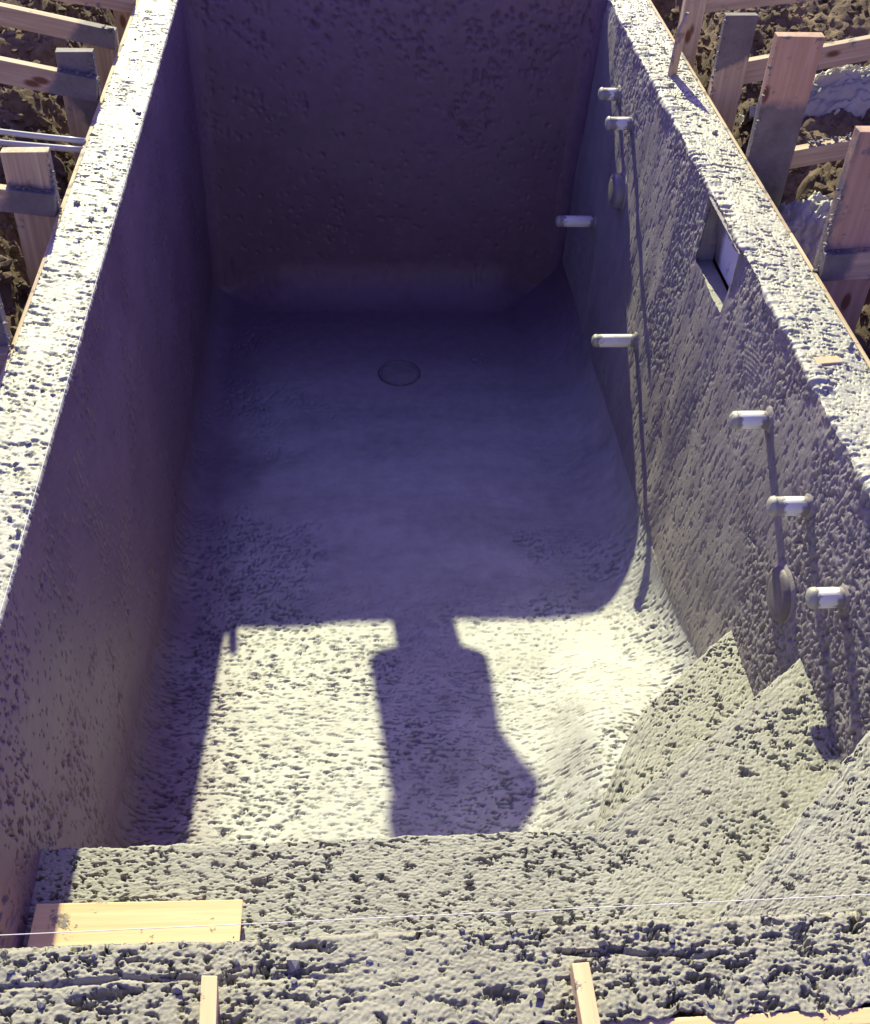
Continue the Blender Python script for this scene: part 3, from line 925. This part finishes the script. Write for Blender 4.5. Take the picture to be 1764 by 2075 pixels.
# ------------------------------------------------------------------ pipes, light niches, skimmer, drain
def lathe(name, prof_, segs, mat, parent=None, axis='X', noise=0.0, seed=0, smooth=True):
    """profile (along, radius) turned about the axis"""
    rng_ = np.random.default_rng(seed)
    pts = []
    ph = rng_.uniform(0, 6.28, 4)
    for a, r in prof_:
        row = []
        for k in range(segs):
            t = 2 * math.pi * k / segs
            rr = r * (1 + noise * (math.sin(2 * t + ph[0]) + 0.6 * math.sin(5 * t + ph[1] + a * 90) + 0.5 * math.sin(9 * t + ph[2] - a * 160)))
            c_, s_ = rr * math.cos(t), rr * math.sin(t)
            row.append((a, c_, s_) if axis == 'X' else (c_, s_, a))
        pts.append(row)
    bm = bmesh.new()
    vs2 = [[bm.verts.new(p) for p in row] for row in pts]
    for i in range(len(vs2) - 1):
        for k in range(segs):
            bm.faces.new((vs2[i][k], vs2[i][(k + 1) % segs], vs2[i + 1][(k + 1) % segs], vs2[i + 1][k]))
    for row in (vs2[0], vs2[-1]):
        if prof_[0 if row is vs2[0] else -1][1] > 1e-5: bm.faces.new(row)
    bmesh.ops.recalc_face_normals(bm, faces=bm.faces)
    return bm_obj(name, bm, mat, parent, smooth=smooth)


def pipe_stub(label, y, z, length, seed, tip=0.03, rad=0.0275):
    length = length + 0.036 * z * 0.8 - 0.006
    root = empty('pipe_stub', (XR + 0.036 * z, y, z))
    tag(root, label, 'pipe', 'plastic pipe ends in the right wall')
    mt = plain('pvc_pipe_%d' % seed, (0.82, 0.81, 0.77), 0.65, [((1, 0, 0), -length + 0.6 * tip, 0.004, -1), ((1, 0, -0.25), -0.028, 0.006, 1)], scale=30.0, thr=(0.60, 0.68), dirt_col=(0.30, 0.27, 0.26))
    lathe('tube', [(0.05, rad), (-length + 0.004, rad), (-length, rad - 0.004), (-length, rad - 0.010)], 40, mt, root, noise=0.006, seed=seed)
    lathe('end_cap', [(-length + 0.012, rad - 0.006), (-length + 0.006, rad + 0.0015), (-length - 0.004, rad - 0.001), (-length - 0.010, rad * 0.75), (-length - 0.013, rad * 0.4), (-length - 0.012, 0.0)], 32, M_RIM, root, noise=0.045, seed=seed + 3)
    # collar of concrete pushed up round the pipe
    lathe('collar', [(0.02, rad + 0.022), (0.003, rad + 0.012), (-0.003, rad + 0.005), (-0.007, rad - 0.002)], 40, M_ROUGH, root, noise=0.06, seed=seed + 9)
    return root


pipe_stub('furthest upper pipe end, short and dirty, topmost on the right wall', 2.803 * 1.8, -0.258, 0.095, 1, 0.05)
pipe_stub('second upper pipe end from the far wall, just above the far light', 2.63 * 1.8, -0.261, 0.118, 2, 0.06)
pipe_stub('dim lower pipe end in the shade left of the far light', 2.80 * 1.8, -0.90, 0.215, 3, 0.05)
pipe_stub('long pale lower pipe end in front of the dark floor', 2.226 * 1.8, -0.913, 0.21, 4, 0.03)
pipe_stub('pale pipe end below the skimmer, highest of the three near pipes', 1.458 * 1.8, -0.267, 0.118, 5, 0.025)
pipe_stub('middle one of the three near pipe ends, above the near light', 1.241 * 1.8, -0.265, 0.115, 6, 0.05)
pipe_stub('nearest pipe end, above the corner steps beside the near light', 1.062 * 1.8, -0.293, 0.098, 7, 0.02)


def light_niche(label, y, z, rad, out, seed, mat):
    root = empty('light_niche', (XR + 0.036 * z, y, z))
    tag(root, label, 'pool light', 'round light niches in the right wall')
    lathe('housing', [(0.04, rad), (-out + 0.016, rad), (-out + 0.006, rad - 0.004), (-out, rad - 0.014), (-out, rad - 0.022)], 56, mat, root, noise=0.004, seed=seed)
    lathe('cover', [(-out + 0.010, rad - 0.016), (-out + 0.001, rad - 0.020), (-out - 0.002, rad * 0.5), (-out - 0.0025, 0.0)], 48, M_CLOD, root, noise=0.01, seed=seed + 1)
    lathe('collar', [(0.02, rad + 0.02), (0.004, rad + 0.010), (-0.003, rad + 0.003), (-0.005, rad - 0.003)], 56, M_ROUGH, root, noise=0.02, seed=seed + 2)
    return root


M_NICHE = plain('niche_plastic', (0.20, 0.19, 0.21), 0.35, scale=16.0, thr=(0.55, 0.7))
M_NICHE2 = plain('niche_plastic_dirty', (0.14, 0.12, 0.13), 0.6, scale=16.0, thr=(0.45, 0.6))
light_niche('far round grey light niche standing proud of the right wall', 2.60 * 1.8, -0.556, 0.080, 0.046, 1, M_NICHE)
light_niche('near round light niche caked in concrete above the corner steps', 1.215 * 1.8, -0.575, 0.084, 0.020, 2, M_NICHE2)

# skimmer box
sk = empty('skimmer', (XR, 0.5 * (SK_Y0 + SK_Y1), SK_Z0))
tag(sk, 'square skimmer opening with a pale plastic cover recessed in the right wall', 'skimmer')
DEPTH = 0.068


def rough_quad(name, o, a, b_, n, mat, parent, amp=1.0, seed=0, step=0.008, rel=relief_wall_rough):
    o, a, b_, n = map(np.array, (o, a, b_, n))
    la, lb = np.linalg.norm(a), np.linalg.norm(b_)
    S, T = np.meshgrid(np.linspace(0, 1, int(la / step) + 2), np.linspace(0, 1, int(lb / step) + 2), indexing='ij')
    d = rel(S * la, T * lb, seed) * amp
    Pq = o + S[..., None] * a + T[..., None] * b_ + d[..., None] * n
    me = grid_mesh(name, Pq, flip=bool(np.dot(np.cross(b_, a), n) > 0) is False)
    return link(name, me, mat, parent, loc=-Vector(parent.location))


ly, lz = SK_Y1 - SK_Y0 + 0.03, SK_Z1 - SK_Z0 + 0.03
y0, z0 = SK_Y0 - 0.015, SK_Z0 - 0.015
rough_quad('side', (XR - 0.004, y0 + ly, z0), (DEPTH, 0, 0), (0, 0, lz), (0, -1, 0), M_ROUGH, sk, 0.6, 1)
rough_quad('side', (XR - 0.004, y0, z0), (DEPTH, 0, 0), (0, 0, lz), (0, 1, 0), M_ROUGH, sk, 0.6, 2)
rough_quad('ledge', (XR - 0.008, y0, z0), (DEPTH, 0, 0), (0, ly, 0), (0, 0, 1), M_STEP, sk, 0.5, 3, 0.005)
rough_quad('head', (XR - 0.004, y0, z0 + lz), (DEPTH, 0, 0), (0, ly, 0), (0, 0, -1), M_ROUGH, sk, 0.5, 4)
M_SKIM = plain('skimmer_plastic', (0.84, 0.85, 0.86), 0.22, [((0, 1, 0.2), 0.10, 0.02, 1), ((0, -1, 0.4), 0.16, 0.015, 1)], scale=9.0, thr=(0.6, 0.72))
cov = plank('cover', (0.012, ly - 0.01, lz - 0.01), M_SKIM, sk, (DEPTH - 0.012, 0, lz / 2 - 0.015), (0, R(-9), 0), 0.004, 5)

# main drain in the floor
DRX, DRY = 0.297, 4.87
dz = float(floor_z(np.array(DRY)))
M_DRAIN = plain('drain_ring', (0.11, 0.095, 0.11), 0.6, scale=30.0, thr=(0.55, 0.65))
dr = empty('floor_drain', (DRX, DRY, dz))
tag(dr, 'round drain cover in the shaded pool floor', 'drain')
lathe('ring', [(-0.03, 0.113), (0.005, 0.113), (0.008, 0.110), (0.005, 0.107), (-0.03, 0.107)], 72, M_DRAIN, dr, 'Z', 0.008, 4)
lathe('lid', [(-0.02, 0.101), (0.002, 0.101), (0.004, 0.085), (0.004, 0.0)], 64, concrete('drain_lid', (0.17, 0.155, 0.168), (0.27, 0.25, 0.265)), dr, 'Z', 0.0, 5)


# strings and conduits
def tube(name, pts, rad, mat, segs=8):
    pts = [Vector(p) for p in pts]
    bm = bmesh.new()
    rows = []
    for i, p in enumerate(pts):
        t = (pts[min(i + 1, len(pts) - 1)] - pts[max(i - 1, 0)]).normalized()
        a = t.cross(Vector((0, 0, 1))).normalized(); b_ = t.cross(a)
        rows.append([bm.verts.new(p + rad * (math.cos(2 * math.pi * k / segs) * a + math.sin(2 * math.pi * k / segs) * b_)) for k in range(segs)])
    for i in range(len(rows) - 1):
        for k in range(segs): bm.faces.new((rows[i][k], rows[i][(k + 1) % segs], rows[i + 1][(k + 1) % segs], rows[i + 1][k]))
    bm.faces.new(rows[0]); bm.faces.new(rows[-1][::-1])
    bmesh.ops.recalc_face_normals(bm, faces=bm.faces)
    return bm_obj(name, bm, mat, smooth=True)


M_STRING = plain('string_white', (0.82, 0.80, 0.74), 0.8, thr=(0.8, 0.9))
tag(tube('string', [(XL + 0.001, y, 0.012 + 0.003 * math.sin(y * 1.3)) for y in np.linspace(0.75, 5.75, 40)], 0.0008, M_STRING),
    'white builders string stretched along the edge of the left rim', 'string')
tag(tube('string', [(x, 0.930 + 0.003 * x, 0.012 - 0.004 * math.sin((x + 0.9) * 1.3)) for x in np.linspace(-0.88, 1.45, 30)], 0.0008, M_STRING),
    'white builders string stretched above the bench along the near rim', 'string')
M_COND = plain('conduit_grey', (0.40, 0.40, 0.42), 0.4, scale=12.0, thr=(0.6, 0.75))
for k, (dyy, dz_, lab) in enumerate(((0.0, 0.0, 'upper one of two grey conduits running out from the left form'), (-0.045, -0.012, 'lower one of two grey conduits running out from the left form'))):
    tag(tube('conduit', [(XLO - 0.012 - t * 0.9, 3.93 + dyy + 0.33 * t * 0.9 * (1 - 0.15 * k), 0.0 + dz_ - 0.02 * math.sin(t * 2.5)) for t in np.linspace(0, 1, 14)], 0.011, M_COND, 14), lab, 'conduit', 'grey conduits on the left')

# heaps of rebound concrete on the right bank
def heap(label, x, y, rx, ry, h, seed, mat):
    n = 90
    S, T = np.meshgrid(np.linspace(-1, 1, n), np.linspace(-1, 1, n), indexing='ij')
    rr = np.sqrt(S ** 2 + T ** 2)
    z = h * np.clip(1 - rr ** 2, -0.4, 1) ** 1.0 + 0.03 * fbm(S * 4, T * 4, 3, seed) + 0.016 * fbm(S * 11, T * 15, 3, seed + 3, 0.7)
    base = ground_at(x, y)
    Pq = np.stack([S * rx, T * ry, z - 0.02], -1)
    o = link('concrete_heap', grid_mesh('concrete_heap', Pq, flip=False), mat, None, (x, y, base))
    o.data.flip_normals()
    return tag(o, label, 'heap', 'spilled concrete on the right bank')


heap('pale heap of spilled concrete between the two nearest right braces', 1.75, 3.62, 0.22, 0.26, 0.20, 101, M_RIM)
heap('long ridge of spilled concrete behind the bare-topped right brace', 2.20, 4.55, 0.45, 0.15, 0.20, 102, M_RIM)
heap('dark mass of spilled concrete lying against the form below the skimmer', 1.60, 3.46, 0.10, 0.30, 0.26, 103, M_ROUGH)

# crumbs of concrete on rims, rails and post edges
spots = []
for k in range(420):
    q = rng.random()
    if q < 0.28: x, y = rng.uniform(XLO, XL - 0.02), rng.uniform(1.5, 5.6)
    elif q < 0.6: x, y = rng.uniform(XR + 0.02, XRO), rng.uniform(1.5, 5.6)
    else: x, y = rng.uniform(-0.8, 1.4), rng.uniform(YNO, YN)
    r = 0.0016 + 0.0014 * rng.gamma(1.3, 1.0)
    spots.append((x, y, 0.001, min(r, 0.008)))
for x, y, r in ((-0.80, 3.36, 0.011), (-0.765, 3.42, 0.009), (-0.86, 3.46, 0.012), (-0.75, 4.18, 0.009), (-0.745, 4.08, 0.008), (-0.77, 4.2, 0.006), (-0.83, 2.88, 0.006),
                (-0.78, 2.22, 0.008), (-0.80, 1.92, 0.010), (-0.74, 1.90, 0.007), (1.43, 4.05, 0.012), (1.36, 2.5, 0.008), (1.41, 2.2, 0.007), (1.46, 2.62, 0.012), (1.47, 2.58, 0.010),
                (-0.6, 0.915, 0.008), (-0.28, 0.905, 0.007), (-0.1, 0.86, 0.012), (0.42, 0.87, 0.010), (0.86, 0.83, 0.009), (0.3, 0.79, 0.011)):
    spots.append((x, y, 0.4 * r, r))
crumbs = link('concrete_crumbs', lumps_mesh('concrete_crumbs', spots, 8), M_STEP)
tag(crumbs, 'small crumbs of grey concrete scattered on the rims', 'crumbs', kind='stuff')


def crust(parent_name, pts, n, seed, r0=0.006):
    """crumbs of concrete clinging along a line; returns lump spots"""
    out = []
    rr = random.Random(seed)
    for _ in range(n):
        i = rr.randrange(len(pts) - 1); t = rr.random()
        a, b_ = pts[i], pts[i + 1]
        out.append(tuple(a[k] + (b_[k] - a[k]) * t + rr.gauss(0, 0.0045) for k in range(3)) + (r0 * (0.25 + 1.3 * rr.random() ** 3),))
    return out


sp = []
sp += crust('', [(-0.96, 4.80, 0.085), (-0.915, 4.80, 0.078)], 30, 1, 0.010)
sp += crust('', [(-1.05, 4.31, 0.106), (-0.92, 4.31, 0.080)], 70, 2, 0.005)
sp += crust('', [(-0.918, 4.325, 0.16), (-0.916, 4.325, 0.0)], 70, 3, 0.006)
sp += crust('', [(-1.06, 3.41, 0.084), (-0.92, 3.41, 0.068)], 80, 4, 0.004)
sp += crust('', [(-0.916, 3.425, 0.185), (-0.914, 3.425, 0.0)], 70, 5, 0.005)
sp += crust('', [(-0.914, 2.645, 0.23), (-0.912, 2.645, 0.0)], 60, 15, 0.005)
sp += crust('', [(1.506, 4.418, 0.31), (1.506, 4.418, 0.0)], 80, 6, 0.0045)
sp += crust('', [(1.506, 3.848, 0.43), (1.506, 3.848, 0.0)], 90, 7, 0.0045)
sp += crust('', [(1.506, 3.048, 0.3), (1.506, 3.048, 0.0)], 80, 8, 0.005)
sp += crust('', [(1.52, 3.025, 0.076), (1.70, 3.025, 0.088)], 60, 9, 0.0045)
sp += crust('', [(1.75, 3.91, 0.03), (1.98, 3.91, 0.078)], 80, 10, 0.007)
edge_crust = link('concrete_splashes', lumps_mesh('concrete_splashes', sp, 9), M_CLOD)
tag(edge_crust, 'grey concrete splashes clinging to the brace planks and rails', 'splashes', kind='stuff')

# ------------------------------------------------------------------ the person beyond the far wall, whose shadow lies on the floor
def skin_mesh(name, verts, edges, radii, root_i, mat, parent, sub=2):
    me = bpy.data.meshes.new(name)
    me.from_pydata(verts, edges, [])
    o = link(name, me, mat, parent)
    m = o.modifiers.new('skin', 'SKIN'); m.use_smooth_shade = True
    for i, r in enumerate(radii):
        sv = me.skin_vertices[0].data[i]
        sv.radius = (r, r) if not isinstance(r, tuple) else r
        sv.use_root = (i == root_i)
    s = o.modifiers.new('sub', 'SUBSURF'); s.levels = sub; s.render_levels = sub
    return o


PX0, PY0 = -0.01, 6.39
gz = ground_at(PX0, PY0)
person = empty('person', (PX0, PY0, gz))
tag(person, 'person in a dark jacket beyond the far wall, seen only by a shadow', 'person')
M_JACKET = plain('jacket_cloth', (0.06, 0.07, 0.10), 0.9, thr=(0.8, 0.9))
M_JEANS = plain('jeans_cloth', (0.05, 0.07, 0.13), 0.9, thr=(0.8, 0.9))
M_SKINP = plain('skin_tone', (0.55, 0.34, 0.25), 0.6, thr=(0.8, 0.9))
bv = [(0, 0, 0.98), (0, 0, 1.15), (0, 0, 1.34), (0, 0, 1.49), (0, 0, 1.56), (0, -0.01, 1.64), (0, 0, 1.75),
      (-0.055, 0, 0.90), (-0.045, 0.0, 0.50), (-0.04, 0, 0.09), (-0.04, -0.15, 0.035),
      (0.080, 0, 0.90), (0.070, 0.06, 0.50), (0.07, 0.08, 0.09), (0.07, -0.07, 0.035),
      (-0.17, 0, 1.42), (-0.225, -0.08, 1.36), (-0.21, -0.16, 1.52), (-0.17, -0.18, 1.62),
      (0.17, 0, 1.40), (0.14, -0.09, 1.15), (0.08, -0.18, 1.08), (0.02, -0.2, 1.08)]
be = [(0, 1), (1, 2), (2, 3), (3, 4), (4, 5), (5, 6), (0, 7), (7, 8), (8, 9), (9, 10), (0, 11), (11, 12), (12, 13), (13, 14),
      (2, 15), (15, 16), (16, 17), (17, 18), (2, 19), (19, 20), (20, 21), (21, 22)]
brd = [(0.11, 0.09), (0.13, 0.10), (0.15, 0.11), 0.065, 0.055, 0.095, 0.075, 0.075, 0.072, 0.06, 0.04, 0.075, 0.072, 0.06, 0.04,
       0.07, 0.048, 0.05, 0.035, 0.075, 0.045, 0.038, 0.035]
skin_mesh('body', bv, be, brd, 0, M_JEANS, person)
# jacket: a shaped tube over the torso
jk = []
for z, xa, xb, ry in ((0.795, -0.235, 0.232, 0.14), (0.90, -0.238, 0.222, 0.15), (1.05, -0.240, 0.205, 0.15), (1.13, -0.243, 0.192, 0.145), (1.24, -0.245, 0.225, 0.14),
                      (1.33, -0.248, 0.258, 0.13), (1.40, -0.245, 0.265, 0.12), (1.46, -0.235, 0.235, 0.11), (1.52, -0.21, 0.16, 0.10), (1.58, -0.17, 0.10, 0.09), (1.63, -0.10, 0.075, 0.08)):
    jk.append([(0.5 * (xa + xb) + 0.5 * (xb - xa) * math.cos(2 * math.pi * k / 28), ry * math.sin(2 * math.pi * k / 28), z) for k in range(28)])
bm = bmesh.new()
vr = [[bm.verts.new(p) for p in row] for row in jk]
for i in range(len(vr) - 1):
    for k in range(28): bm.faces.new((vr[i][k], vr[i][(k + 1) % 28], vr[i + 1][(k + 1) % 28], vr[i + 1][k]))
bm_obj('jacket', bm, M_JACKET, person, smooth=True)
